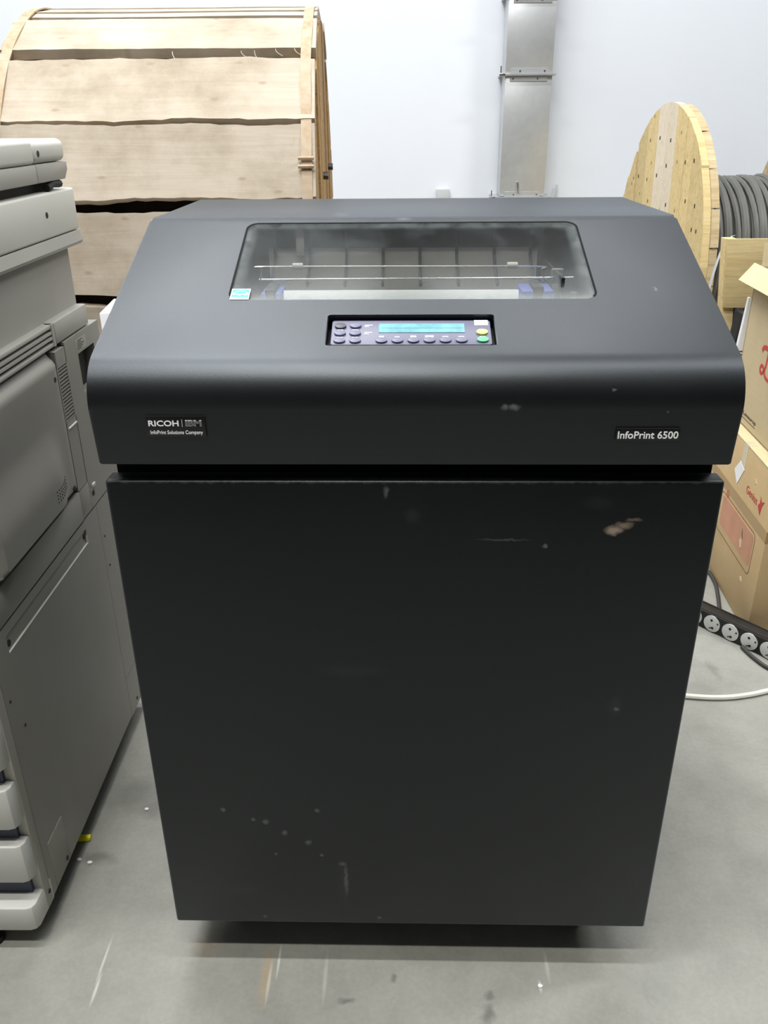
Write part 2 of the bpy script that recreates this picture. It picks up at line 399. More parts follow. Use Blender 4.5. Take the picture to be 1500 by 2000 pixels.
def spline(ctrl, n=10):
    c = [Vector(p) for p in ctrl]; c = [c[0] * 2 - c[1]] + c + [c[-1] * 2 - c[-2]]; out = []
    for i in range(1, len(c) - 2):
        for k in range(n):
            t = k / n; a, b, d, e = c[i - 1], c[i], c[i + 1], c[i + 2]
            out.append(0.5 * ((2 * b) + (d - a) * t + (2 * a - 5 * b + 4 * d - e) * t * t + (3 * b - a - 3 * d + e) * t ** 3))
    out.append(c[-2]); return out
def rrect(x0, x1, y0, y1, r, n=6):
    out = []
    for cx, cy, a0 in ((x1 - r, y1 - r, 0), (x0 + r, y1 - r, PI / 2), (x0 + r, y0 + r, PI), (x1 - r, y0 + r, 1.5 * PI)):
        for k in range(n + 1):
            a = a0 + PI / 2 * k / n; out.append((cx + r * math.cos(a), cy + r * math.sin(a)))
    return out
def boolean(o, cutters):
    for c in cutters:
        m = o.modifiers.new('cut', 'BOOLEAN'); m.operation = 'DIFFERENCE'; m.solver = 'EXACT'; m.object = c
    bpy.context.view_layer.update()
    dg = bpy.context.evaluated_depsgraph_get()
    me = bpy.data.meshes.new_from_object(o.evaluated_get(dg)); o.modifiers.clear()
    old = o.data; o.data = me; bpy.data.meshes.remove(old)
    me.name = o.name
    while len(me.materials) > 1: me.materials.pop(index=len(me.materials) - 1)
    for p in me.polygons: p.material_index = 0
    finish(me, 30)
    for c in cutters: bpy.data.objects.remove(c, do_unlink=True)
def text_bm(body, w, h, bold=0.0, depth=0.0004, shear=0.0):
    """flat lettering scaled to w x h with its lower left corner at 0,0, standing in the x-z plane facing -y"""
    cu = bpy.data.curves.new('lettering', 'FONT'); cu.body = body; cu.size = 1.0; cu.offset = bold; cu.shear = shear; cu.extrude = 0.0
    cu.resolution_u = 3
    o = bpy.data.objects.new('lettering', cu); COL.objects.link(o)
    bpy.context.view_layer.update()
    me = bpy.data.meshes.new_from_object(o.evaluated_get(bpy.context.evaluated_depsgraph_get()))
    bpy.data.objects.remove(o, do_unlink=True); bpy.data.curves.remove(cu)
    bm = bmesh.new(); bm.from_mesh(me); bpy.data.meshes.remove(me)
    xs = [v.co.x for v in bm.verts]; ys = [v.co.y for v in bm.verts]
    x0, x1, y0, y1 = min(xs), max(xs), min(ys), max(ys)
    for v in bm.verts:
        v.co = Vector(((v.co.x - x0) / (x1 - x0) * w, 0, (v.co.y - y0) / (y1 - y0) * h))
    r = bmesh.ops.extrude_face_region(bm, geom=bm.faces[:])
    for v in r['geom']:
        if isinstance(v, bmesh.types.BMVert): v.co.y -= depth
    return bm
def struct(o): o['kind'] = 'structure'; return o

# ------------------------------------------------------------------ the room
WALL_Y = 3.6; XL, XR, YF, CZ = -5.5, 7.5, -9.0, 4.6
struct(obj('floor', box(XL - .2, XR + .2, YF - .2, WALL_Y + .2, -.15, 0), 'floor'))
struct(obj('wall_back', box(XL - .2, XR + .2, WALL_Y, WALL_Y + .15, 0, CZ), 'wall'))
struct(obj('wall_left', box(XL - .15, XL, YF, WALL_Y, 0, CZ), 'wall'))
struct(obj('wall_right', box(XR, XR + .15, YF, WALL_Y, 0, CZ), 'wall_dim'))
struct(obj('wall_front', box(XL - .2, XR + .2, YF - .15, YF, 0, CZ), 'wall_dim'))
struct(obj('ceiling', box(XL - .2, XR + .2, YF - .2, WALL_Y + .2, CZ, CZ + .15), 'ceil'))

for k, (lx, ly, watt, lcol) in enumerate(LAMPS):
    where = ['left of the front pair', 'right of the front pair', 'left of the back row', 'middle of the back row', 'right of the back row', 'unseen one added in front of the back row for the lid sheen', 'unseen left one added above the printer to brighten its lid', 'unseen right one added above the printer to brighten its lid', 'unseen single one added far to the right to brighten the copier top'][k]
    t = thing('ceiling_lamp', 'long white fluorescent ceiling lamp, ' + where, 'lamp', (lx, ly, LAMP_Z), 0, 'fluorescent ceiling lamps')
    obj('lamp_housing', add_box(box(-.75, .75, -.09, .09, .03, .1, bev=.008), -.02, .02, -.02, .02, .09, CZ - LAMP_Z), 'housing', t)
    obj('diffuser', box(-.72, .72, -.06, .06, .012, .03, bev=.006), 'glow', t)
    ld = bpy.data.lights.new('lamp_light', 'AREA'); ld.shape = 'RECTANGLE'; ld.size = 1.44; ld.size_y = 0.12; ld.energy = watt; ld.color = lcol
    lo = bpy.data.objects.new('lamp_light', ld); COL.objects.link(lo); lo.parent = t; lo.location = (0, 0, .005)

# ------------------------------------------------------------------ the line printer
P = thing('line_printer', 'large charcoal line printer cabinet with sloped lid and viewing window, in the middle', 'printer')
W2 = .33; ZT = .766; ZB = .085
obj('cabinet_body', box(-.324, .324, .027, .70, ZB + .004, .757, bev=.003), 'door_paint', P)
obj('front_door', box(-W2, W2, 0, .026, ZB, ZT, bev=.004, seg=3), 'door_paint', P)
neck = box(-.3235, .3235, .0265, .69, .757, .79)
obj('neck', neck, 'black_matte', P)
for sx in (-1, 1):
    for yy in (.09, .62):
        c = obj('caster', cyl((sx * .25 - .014, yy, .033), (sx * .25 + .014, yy, .033), .033, n=24), 'rubber', P)
        obj('caster_bracket', prism([(sx * .25 + a, b) for a, b in ((-.022, .03), (-.017, .03), (-.017, .07), (.017, .07), (.017, .03), (.022, .03), (.022, .088), (-.022, .088))], yy - .02, yy + .02, 'y'), 'dark_metal', c)
# lid: extruded profile, hollow, with window and control panel openings
A2 = Vector((.024, .898)); B2 = Vector((.295, 1.001)); U2 = (B2 - A2).normalized(); N2 = Vector((-U2.y, U2.x))
def SL(x, v, off=0.0):
    p = A2 + U2 * v + N2 * off; return Vector((x, p.x, p.y))
th = math.atan2(U2.y, U2.x)
R_f = .0535; fc = A2 - N2 * R_f
prof = [(-.008, .788), (fc.x - R_f - .0, fc.y)]
for k in range(1, 13):
    a = PI - (PI / 2 - th) * k / 12
    prof.append((fc.x + R_f * math.cos(a), fc.y + R_f * math.sin(a)))
prof += [(.288, A2.y + (.288 - A2.x) * U2.y / U2.x), (.295, 1.0005), (.302, 1.001), (.560, 1.001), (.569, .998), (.705, .89), (.705, .788)]
lid = obj('lid', prism(prof, -W2, W2, 'x', bev=.004, seg=2), 'lid_paint', P)
tk = .006
inner = [(.004, .70), (.0, .85)]
for k in range(0, 9):
    a = PI - (PI / 2 - th) * k / 8
    inner.append((fc.x + (R_f - tk) * math.cos(a), fc.y + (R_f - tk) * math.sin(a)))
inner += [(.297, 1.0 - tk), (.556, 1.0 - tk), (.69, .885), (.69, .70)]
cut1 = obj('cut', prism(inner, -W2 + .008, W2 - .008, 'x'), 'black_matte')
def slope_prism(pr, o0, o1):
    bm = bmesh.new(); A = [bm.verts.new(SL(x, v, o0)) for x, v in pr]; B = [bm.verts.new(SL(x, v, o1)) for x, v in pr]
    bm.faces.new(A[::-1]); bm.faces.new(B); n = len(pr)
    for i in range(n): bm.faces.new((A[i], A[(i + 1) % n], B[(i + 1) % n], B[i]))
    return bm
WX0, WX1, WV0, WV1 = -.2045, .2035, .0995, .2755
cut2 = obj('cut', slope_prism(rrect(WX0, WX1, WV0, WV1, .014), -.02, .02), 'black_matte')
cut3 = obj('cut', slope_prism(rrect(-.0915, .0875, .0125, .0695, .004, 3), -.03, .02), 'black_matte')
boolean(lid, [cut1, cut2, cut3])
# glass pane, own frame: x across, y up the slope
def slope_obj(name, bm, mat, parent, x, v, off, label=None):
    p = SL(x, v, off)
    return obj(name, bm, mat, parent, loc=p, rot=(th, 0, 0), label=label)
pane = slope_obj('window_pane', prism(rrect(-.2035, .2035, -.0875, .0875, .0135), -.0025, -.0003, 'z'), 'glass', lid, -.0005, .1875, 0, label='dusty clear window pane')
gk = []
for pr_ in (rrect(WX0 - .0008, WX1 + .0008, WV0 - .0008, WV1 + .0008, .0148), rrect(WX0 + .0016, WX1 - .0016, WV0 + .0016, WV1 - .0016, .0124)): gk.append(pr_)
bm = bmesh.new(); ng = len(gk[0])
for i in range(ng):
    j = (i + 1) % ng
    if gk[0][i][1] < WV0 + .004 and gk[0][j][1] < WV0 + .004: continue
    bm.faces.new([bm.verts.new(SL(*p, .0003)) for p in (gk[0][i], gk[0][j], gk[1][j], gk[1][i])])
bmesh.ops.remove_doubles(bm, verts=bm.verts, dist=1e-6)
obj('window_gasket', bm, 'black_matte', lid)
# sticker on the pane
st = slope_obj('energy_sticker', box(-.0105, .0105, -.011, .011, 0, .0004), 'print_white', lid, -.192, .1105, .0002, label='white and teal sticker in the window corner')
bm = bmesh.new(); add_box(bm, -.0092, .0092, -.0095, .0095, .0004, .0006)
slope_obj('sticker_print', bm, 'teal', lid, -.192, .1105, .0002)
bm = bmesh.new()
add_prism(bm, [(.0088 * math.cos(a), -.0015 + .0075 * math.sin(a)) for a in [PI * k / 12 for k in range(13)]] + [(-.006 + .001 * k, -.0025 + .0012 * math.sin(k * .9)) for k in range(13)], .0006, .0008, 'z')
add_box(bm, -.0085, .0085, -.0088, -.0072, .0006, .0008)
slope_obj('sticker_mark', bm, 'print_white', lid, -.192, .1105, .0002)
bm = bmesh.new(); add_prism(bm, [(.0066 * math.cos(a) , .0005 + .0046 * math.sin(a)) for a in [PI * k / 12 for k in range(13)]], .0008, .001, 'z')
slope_obj('sticker_arc', bm, 'teal', lid, -.192, .1105, .0002)
# control panel
cp = slope_obj('control_panel', add_box(add_box(add_box(add_box(box(-.0925, .0885, -.0295, .0295, -.026, -.018), -.0935, -.0915, -.0295, .0295, -.026, -.0062), .0875, .0895, -.0295, .0295, -.026, -.0062), -.0935, .0895, -.0305, -.0285, -.026, -.0062), -.0935, .0895, .0285, .0305, -.026, -.0062), 'black', P, 0, .041, 0)
slope_c = .041
def cpo(name, bm, mat, x, v, off, label=None):
    return obj(name, bm, mat, cp, loc=(x, v - slope_c, off), label=label)
cpo('face_plate', prism(rrect(-.0865, .0830, -.0225, .0225, .003, 3), -.018, -.0045, 'z', bev=.0012), 'panel', 0, .0430, 0)
cpo('display', box(-.0455, .0455, -.0082, .0082, 0, .0005), 'lcd', .0095, .050, -.0045, label='teal LCD display')
cpo('display_text', box(-.042, .042, -.0006, .0006, 0, .0002), 'lcd', .0095, .0505, -.0040)
bt = [(-.077, .053, 'button_dark'), (-.061, .054, 'button'), (-.077, .040, 'button'), (-.061, .040, 'button'), (-.077, .0265, 'button'), (-.0605, .0265, 'button')]
bt += [(-.033 + .0168 * k, .0265 + .0001 * k, 'button') for k in range(6)] + [(.0732, .0412, 'button_yellow'), (.0732, .0275, 'button_green')]
bme = None
for x, v, m in bt:
    bm = bmesh.new()
    add_prism(bm, [(.0062 * math.cos(2 * PI * k / 20), .0047 * math.sin(2 * PI * k / 20)) for k in range(20)], 0, .0022, 'z', bev=.0006, seg=2)
    cpo('button', bm, m, x, v, -.0045)
for x, v, w_, h_ in [(-.047, .056, .008, .0013), (-.049, .0535, .005, .0012), (-.047, .0425, .008, .0013), (-.049, .0395, .005, .0012), (-.033, .0345, .005, .0026), (-.0165, .0342, .005, .0014), (.0006, .0347, .006, .0026), (.0174, .035, .009, .003), (.0342, .0345, .006, .0014), (.051, .0345, .006, .0014), (-.077, .0472, .006, .0012), (-.061, .0472, .006, .0012), (-.077, .0335, .006, .0012), (-.061, .0335, .006, .0012), (.0732, .0345, .006, .0012), (.0732, .0475, .006, .0012)]:
    cpo('caption', box(-w_ / 2, w_ / 2, -h_ / 2, h_ / 2, 0, .0002), 'print_white', x, v, -.0045)
cpo('white_label', box(-.0072, .0072, -.0048, .0048, 0, .0004), 'print_white', .0732, .0598, -.0045)
# paper path seen through the window
gp = obj('paper_guide', box(-.184, .162, .300, .304, .80, .963), 'guide', P)
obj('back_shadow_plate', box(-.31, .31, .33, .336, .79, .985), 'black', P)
for x in (-.175, -.130, -.083, -.036, .011, .058, .106, .152):
    obj('guide_rib', tube([(x, .296, .984), (x, .294, .955), (x * .985, .26, .945), (x * .96, .198, .934)], .0021, 6), 'black', gp)
obj('bail_wire', tube(spline([(-.180, .2, .941), (-.180, .2, .949), (-.178, .2, .9545), (-.172, .2, .956), (0, .2, .9558), (.146, .2, .955), (.153, .2, .952), (.155, .2, .946), (.156, .2, .938)], 5), .0011, 6), 'steel', P)
obj('bail_rod', tube([(-.182, .2, .9405), (.191, .2, .9415)], .0014, 8), 'steel', P)
for x in (-.135, .118): obj('bail_roller', cyl((x - .006, .2, .956), (x + .006, .2, .956), .004, n=14), 'guide', P)
for x0, x1, dz in ((-.174, -.150, 0), (.124, .162, .002)):
    tr = obj('paper_tractor', box(x0, x1, .150, .20, .86, .934 + dz, bev=.003), 'blue', P)
    obj('tractor_latch', box((x0 + x1) / 2 - .006, (x0 + x1) / 2 + .006, .146, .19, .90, .939 + dz, bev=.002), 'dark_metal', tr)
obj('tractor_knob', cyl((.160, .17, .930), (.172, .17, .930), .010, n=20), 'black', P)
obj('side_plate', box(.168, .172, .15, .30, .80, .95), 'black', P)
obj('side_fitting', box(.182, .190, .16, .17, .925, .932, bev=.001), 'steel', P)
obj('side_fitting', box(.165, .180, .2, .21, .938, .952, bev=.002), 'steel', P)
obj('side_bracket', box(-.147, -.137, .29, .295, .955, .99, bev=.001), 'guide', P)
bm = bmesh.new()
pp = [(.165, .80), (.164, .86), (.163, .90), (.164, .926), (.168, .934)]
for k in range(len(pp) - 1):
    pass
add_prism(bm, pp + [(a + .0006, b) for a, b in pp[::-1]], -.149, .123, 'x')
tag(obj('continuous_paper', bm, 'paper'), 'white continuous paper web seen through the window of the black printer', 'paper')
# badges
LF = -.0104
bg = obj('badge', box(-.2725, -.2118, LF - .0012, LF + .002, .8200, .8420, bev=.0003), 'print_black', lid, label='black nameplate with white lettering')
obj('badge_edge', box(-.2728, -.2115, LF - .0014, LF - .0002, .8418, .8424), 'dark_metal', lid)
def front_text(body, x, z, w, h, bold=0.0, mat='print_white', parent=lid, y=LF - .0012, name='lettering', shear=0):
    return obj(name, text_bm(body, w, h, bold, .0003, shear), mat, parent, loc=(x, y, z), angle=20)
front_text('RICOH', -.2702, .8312, .0312, .0062, .022)
front_text('IBM', -.2322, .8312, .0168, .0066, .055)
bm = bmesh.new()
for k in range(7): add_box(bm, -.2326, -.2150, LF - .0019, LF - .0016, .83180 + k * .0009, .83191 + k * .0009)
obj('logo_stripes', bm, 'print_black', lid)
obj('divider', box(-.23565, -.2353, LF - .0016, LF - .001, .8305, .8385), 'print_white', lid)
front_text('InfoPrint Solutions Company', -.2690, .8215, .0540, .0052, .006)
obj('model_plate', box(.2060, .2705, LF - .0012, LF + .002, .8160, .8288, bev=.0003), 'print_black', lid, label='black model plate with white lettering')
obj('badge_edge', box(.2058, .2707, LF - .0014, LF - .0002, .8285, .8290), 'dark_metal', lid)
front_text('InfoPrint 6500', .2078, .8178, .0610, .0080, .014)

# ------------------------------------------------------------------ the office copier on the left
K = thing('office_copier', 'grey office copier with stacked side panels and paper drawers, left of the black printer', 'copier', (-.5416, 0, 0), .013)
def kp(name, bm, mat, parent=K, label=None): return obj(name, bm, mat, parent, label=label)
XB = -.62
kp('document_cover', box(XB + .02, 0, .02, .4935, 1.0562, 1.089, bev=.006, seg=3), 'cop_light')
kp('document_cover_base', box(XB + .02, 0, .02, .4935, 1.030, 1.0555, bev=.002), 'cop')
kp('hinge_cover', box(XB + .02, 0, .4945, .622, 1.0562, 1.089, bev=.010, seg=3), 'cop_light')
hb = [(.4945, 1.030), (.606, 1.030), (.621, 1.043), (.621, 1.0555), (.4945, 1.0555)]
kp('hinge_base', prism(hb, XB + .02, 0, 'x', bev=.002), 'cop')
kp('platen', box(XB + .04, -.02, .05, .60, 1.016, 1.031), 'cop_dark')
kp('hinge_arm', tube([(-.006, .535, 1.021), (-.006, .56, 1.026), (-.006, .59, 1.024)], .006, 8), 'cop_dark')
sb = kp('scanner_body', box(XB, 0, .0, .634, .951, 1.0155, bev=.004, seg=3), 'cop_light')
pr = [(-.55, .950), (.0008, .950), (.004, .934), (.001, .929), (-.016, .924), (-.55, .924)]
kp('scanner_rim', prism([(a, b) for a, b in pr], .0, .630, 'y'), 'cop')
kp('upper_body', box(XB + .02, -.016, .0, .607, .832, .927), 'cop')
def screw(y, z, x=0.0, r=.004, parent=K):
    s = kp('screw', cyl((x - .002, y, z), (x + .0006, y, z), r, n=14), 'cop_dark', parent); return s
screw(.509, 1.070, 0.0, .0045); screw(.503, .985, 0.0, .0045)
v1 = kp('vent_ledge', add_box(box(XB + .02, -.002, .0, .456, .826, .832, bev=.001), XB + .02, -.002, .0, .456, .798, .804, bev=.001), 'cop')
kp('vent_back', box(XB + .04, -.010, .0, .457, .80, .830), 'cop_dark')
for k in range(2): kp('vent_slat', box(-.012, -.002, .0, .450, .8095 + .008 * k, .8135 + .008 * k), 'cop', v1)
kp('vent_end', box(-.012, -.001, .449, .457, .798, .832), 'cop', v1)
kp('ledge_block', box(XB + .02, 0, .4585, .607, .799, .833, bev=.003), 'cop')
kp('core', box(XB + .01, -.014, .075, .60, .05, .80), 'cop_dark')
# upper side cover, bulged towards its lower half
def sm(a, b, t):
    t = max(0, min(1, (t - a) / (b - a))); return t * t * (3 - 2 * t)
bm = bmesh.new(); ny, nz = 40, 40; gv = []
for i in range(ny + 1):
    row = []
    for j in range(nz + 1):
        z = .568 + (.792 - .568) * j / nz; y0 = .112; y = y0 + (.4325 - y0) * i / ny
        edge = min(1, min(i, ny - i, j, nz - j) / 1.5)
        b_ = .013 * sm(.70, .615, z) * sm(.398, .33, y)
        x = .001 + .004 * edge + b_ * edge - (.012 * (1 - sm(0, 1, (nz - j) / 3.0)))
        row.append(bm.verts.new((x, y, z)))
    gv.append(row)
for i in range(ny):
    for j in range(nz): bm.faces.new((gv[i][j], gv[i + 1][j], gv[i + 1][j + 1], gv[i][j + 1]))
bnd = [e for e in bm.edges if e.is_boundary]
ex = bmesh.ops.extrude_edge_only(bm, edges=bnd)
for v in ex['geom']:
    if isinstance(v, bmesh.types.BMVert): v.co.x = -.012
sp = kp('side_cover', bm, 'cop_low')
screw(.413, .756, .005, .004, sp); screw(.413, .575, .005, .004, sp)
bm = bmesh.new()
for i in range(8):
    for j in range(4):
        yy, zz = .316 + .0085 * i, .594 + .0055 * j; xx = .005 + .013 * sm(.70, .615, zz) * sm(.398, .33, yy)
        add_cyl(bm, (xx - .003, yy, zz), (xx + .0004, yy, zz), .0014, n=6)
po = kp('perforation', bm, 'cop_dark', sp); po['kind'] = 'stuff'
kp('front_cover', box(XB + .01, .004, .03, .110, .566, .795, bev=.01, seg=3), 'cop_light')
vg = kp('vent_grille', box(-.012, -.004, .4345, .4775, .672, .770), 'cop_dark')
kp('grille_frame', add_box(add_box(add_box(box(-.01, .002, .4335, .4365, .672, .792), -.01, .002, .4745, .4785, .560, .792), -.01, .002, .4335, .4785, .766, .792), -.01, .002, .4335, .4785, .560, .6775), 'cop_low', vg)
slat_me = None
for k in range(16):
    z = .6785 + k * .0055
    if slat_me is None:
        o = kp('grille_slat', box(-.008, .0015, .4365, .4745, .0, .0030), 'cop_low', vg); slat_me = o.data
        o.location = (0, 0, z)
    else: link('grille_slat', slat_me, vg, (0, 0, z))
kp('grille_tab', box(.0, .004, .438, .4745, .666, .669, bev=.001), 'cop_light', vg)
kp('column_panel', box(-.012, .0015, .4335, .4845, .5075, .559, bev=.0006), 'cop_low')
bm = bmesh.new()
for a in ((.4795, .531, .5075, .797), (.611, .645, .5075, .797), (.5305, .6115, .5075, .70), (.5305, .6115, .765, .797)):
    add_box(bm, XB + .3, .0015, *a)
rp = kp('rear_panel', bm, 'cop_low')
kp('handle_recess', box(-.05, -.03, .52, .62, .69, .775), 'cop_dark', rp)
kp('warning_label', box(.0014, .0018, .528, .575, .769, .788), 'cop', rp)
bm = bmesh.new()
for k in range(5): add_box(bm, .0016, .0020, .531 + .001 * k, .552 + .02 * ((k * 7) % 3) / 3, .7715 + .0033 * k, .7727 + .0033 * k)
kp('label_print', bm, 'cop_dark', rp)
kp('release_tab', box(.001, .004, .494, .507, .540, .547, bev=.001), 'cop_light', rp)
kp('release_slot', box(.001, .0022, .490, .500, .526, .534), 'cop_dark', rp)
kp('middle_strip', box(-.012, .003, .07, .4325, .5085, .5595, bev=.001), 'cop_low')
# lower side panel with a recessed grip
bm = bmesh.new()
for a in ((.072, .497, .045, .4635), (.072, .497, .490, .5045), (.072, .112, .4635, .490), (.436, .497, .4635, .490)): add_box(bm, -.012, .0015, *a)
lp = kp('lower_side_panel', bm, 'cop_low')
kp('grip_recess', box(-.012, -.0008, .11, .44, .462, .492), 'cop_low', lp)
kp('grip_lip', add_box(box(-.006, .0019, .112, .436, .4631, .4643), -.006, .0019, .4352, .4365, .4635, .478), 'cop_light', lp)
screw(.120, .4745, -.0006, .005, lp); screw(.4285, .479, -.0006, .005, lp); screw(.085, .403, .0018, .002, lp); screw(.108, .345, .0018, .002, lp)
ap = kp('access_panel', box(.0, .0026, .0895, .146, .0465, .135, bev=.0008), 'cop_low', lp)
screw(.135, .057, .0026, .004, ap)
kp('rear_side_panel', box(-.012, .0015, .4982, .60, .1325, .5045), 'cop_low')
kp('rear_foot_panel', box(-.012, .0015, .4982, .60, .042, .1312), 'cop_low')
screw(.513, .437, .0018, .002); screw(.515, .377, .0018, .002); screw(.540, .056, .0015, .0035)
kp('front_frame', box(-.03, .002, .052, .0722, .043, .80, bev=.003), 'cop')
kp('drawer_recess', box(XB + .01, -.012, .046, .0715, .05, .56), 'cop_navy')
for z0, z1 in ((.124, .194), (.226, .296), (.328, .410), (.432, .52)):
    dr = [(XB + .005, .055), (XB + .005, .028), (-.012, .028), (-.004, .031), (.0, .038), (.0, .0515), (-.03, .0515)]
    bm = bmesh.new(); add_prism(bm, dr, z0, z1, 'z', bev=.0035, seg=2)
    kp('drawer', bm, 'cop_drawer')
dr = [(XB + .005, .07), (XB + .005, .016), (-.012, .016), (-.004, .019), (.0, .026), (.002, .0735), (-.03, .0735)]
kp('base_skirt', prism(dr, .040, .086, 'z', bev=.004, seg=2), 'cop_drawer')
screw(.064, .067, .0025, .0035)
for x in (-.06, -.55):
    for y in (.11, .54):
        c = kp('caster', cyl((x - .012, y, .024), (x + .012, y, .024), .024, n=20), 'rubber')
kp('leveling_foot', add_cyl(cyl((-.082, .035, 0), (-.082, .035, .010), .016, n=20), (-.082, .035, .01), (-.082, .035, .042), .006, n=10), 'rubber')

# ------------------------------------------------------------------ cable reels
def flange_board(bm, a, b, R, t0, t1, n=8):
    """board strip a..b (horizontal offset) of a disc of radius R, local: x thickness, y offset, z up"""
    def zc(o): return math.sqrt(max(R * R - o * o, 1e-5))
    top = [(a + (b - a) * k / n, zc(a + (b - a) * k / n)) for k in range(n + 1)]
    pr_ = top + [(y, -z) for y, z in top[::-1]]
    return add_prism(bm, pr_, t0, t1, 'x')
def plank_bm(L, Wd, T, rag, seed, n=34):
    """rough sawn board: x length (centred), y width, z thickness, with uneven long edges"""
    rnd = random.Random(seed); o1, o2 = rnd.random() * 50, rnd.random() * 50
    bm = bmesh.new(); rows = []
    for i in range(n + 1):
        x = -L / 2 + L * i / n
        e0 = noise.noise((x * 5, o1, 0)) * rag + noise.noise((x * 26, o1, 3)) * rag * .6
        e1 = noise.noise((x * 5, o2, 0)) * rag + noise.noise((x * 26, o2, 3)) * rag * .6
        sg = noise.noise((x * 2, o1, 9)) * .003
        rows.append([bm.verts.new(p) for p in ((x, -Wd / 2 + e0, sg), (x, Wd / 2 + e1, sg), (x, Wd / 2 + e1 * .7, T + sg), (x, -Wd / 2 + e0 * .7, T + sg))])
    for i in range(n):
        for k in range(4): bm.faces.new((rows[i][k], rows[i + 1][k], rows[i + 1][(k + 1) % 4], rows[i][(k + 1) % 4]))
    bm.faces.new(rows[0][::-1]); bm.faces.new(rows[-1]); return bm

# big lagged reel behind the copier: axis along local x
RL = .698; AL = .05
Lr = thing('lagged_cable_reel', 'big wooden cable reel wrapped in pale rough planks, behind the copier on the left', 'cable reel', (-.5, 2.1, 0), AL)
ZC = RL + .012
S0, S1 = -.592, .237
arcs = [(.93, 1.06), (.876, .925), (.662, .832), (.424, .620), (.221, .412), (-.011, .192), (-.215, -.040)]
# the rest of the way round, out of sight
a_ = 1.075
while a_ + .19 < 2 * PI * RL - .225:
    arcs.append((a_, a_ + .185)); a_ += .205
for k, (a0, a1) in enumerate(arcs):
    ph = (a0 + a1) / 2 / RL; wd = (a1 - a0)
    L = S1 - S0 + random.uniform(-.006, .006)
    o = obj('plank', plank_bm(L, wd, .026, [.004, .005, .006, .012, .014, .008, .010][k] if k < 7 else .006, 10 + k), 'lag_wood', Lr)
    # local frame: x along axis, y = direction of growing angle, z = outward
    out = Vector((0, -math.cos(ph), math.sin(ph))); ty = Vector((0, math.sin(ph), math.cos(ph)))
    tx = ty.cross(out)
    m = Matrix((tx, ty, out)).transposed().to_4x4()
    m.translation = Vector(((S0 + S1) / 2 + random.uniform(-.003, .003), 0, ZC)) + out * (RL - .026)
    o.matrix_local = m
    if k == 4:
        pass
RF = RL - .030
for nm, s_out, s_in in (('flange', S1 - .004, S1 - .038), ('flange', S0 + .004, S0 + .038)):
    fl = obj(nm, cyl((s_in - (.035 if s_out > s_in else -.035), 0, 0), (s_in, 0, 0), RF - .002, n=64), 'flange_wood', Lr, loc=(0, 0, ZC))
    bnds = [-RF + 2 * RF * i / 11 + (random.uniform(-.012, .012) if 0 < i < 11 else 0) for i in range(12)]
    for i in range(11):
        b0, b1 = bnds[i], bnds[i + 1]
        ex_ = random.uniform(-.002, .006)
        obj('flange_board', flange_board(bmesh.new(), b0 + .0015, b1 - .0015, RF + random.uniform(-.006, .010), s_in, s_out + (ex_ if s_out > s_in else -ex_)), 'flange_wood', fl)
    sg = 1 if s_out > s_in else -1
    for kk in range(4):
        an = PI / 4 + kk * PI / 2
        obj('bolt', cyl((s_out - .002 * sg, .35 * math.cos(an), .35 * math.sin(an)), (s_out + .02 * sg, .35 * math.cos(an), .35 * math.sin(an)), .011, n=8), 'dark_metal', fl)
obj('drum_core', cyl((S0 + .03, 0, 0), (S1 - .03, 0, 0), .56, n=64), 'core_wood', Lr, loc=(0, 0, ZC))
obj('end_hub', cyl((S1 - .02, 0, 0), (S1 + .012, 0, 0), .10, n=24), 'dark_metal', Lr, loc=(0, 0, ZC))
# steel straps round the ends of the planks
for sc in (S1 - .026, S0 + .02):
    bm = bmesh.new(); n = 120; wv = .0135; rings = []
    for k in range(n):
        a = 2 * PI * k / n; r_ = RL + .0060 + .003 * noise.noise((math.cos(a) * 4, math.sin(a) * 4, sc)); dx = .004 * noise.noise((a * 3, sc, 2)) if k else 0
        c_, s_ = -math.cos(a), math.sin(a)
        rings.append([bm.verts.new((sc + dx - wv, c_ * r_, s_ * r_)), bm.verts.new((sc + dx + wv, c_ * r_, s_ * r_)), bm.verts.new((sc + dx + wv, c_ * (r_ - .004), s_ * (r_ - .004))), bm.verts.new((sc + dx - wv, c_ * (r_ - .004), s_ * (r_ - .004)))])
    for k in range(n):
        for j in range(4): bm.faces.new((rings[k][j], rings[(k + 1) % n][j], rings[(k + 1) % n][(j + 1) % 4], rings[k][(j + 1) % 4]))
    so = obj('steel_strap', bm, 'strap', Lr, loc=(0, 0, ZC), label='rusty steel strap')
    if sc > 0:
        for dphi in (.455, .425):
            obj('strap_seal', tube([(sc - .02, -math.cos(dphi) * (RL + .012), math.sin(dphi) * (RL + .012)), (sc + .02, -math.cos(dphi) * (RL + .012), math.sin(dphi) * (RL + .012))], .005, 6), 'strap', so)
# splinters hanging in the gap
bm = bmesh.new()
for x, a, l in ((-.14, .640, .045), (.04, .640, .03), (.075, .642, .05), (.13, .648, .03), (.18, .65, .03)):
    p = [Vector((x + .02 * t * t, -math.cos((a + .012 - .05 * t * l / .05) / RL) * (RL + .004), math.sin((a + .012 - .05 * t * l / .05) / RL) * (RL + .004))) for t in (0, .3, .6, 1)]
    add_tube(bm, p, .0012, 4)
obj('splinters', bm, 'lag_wood', Lr, loc=(0, 0, ZC), kind='stuff')

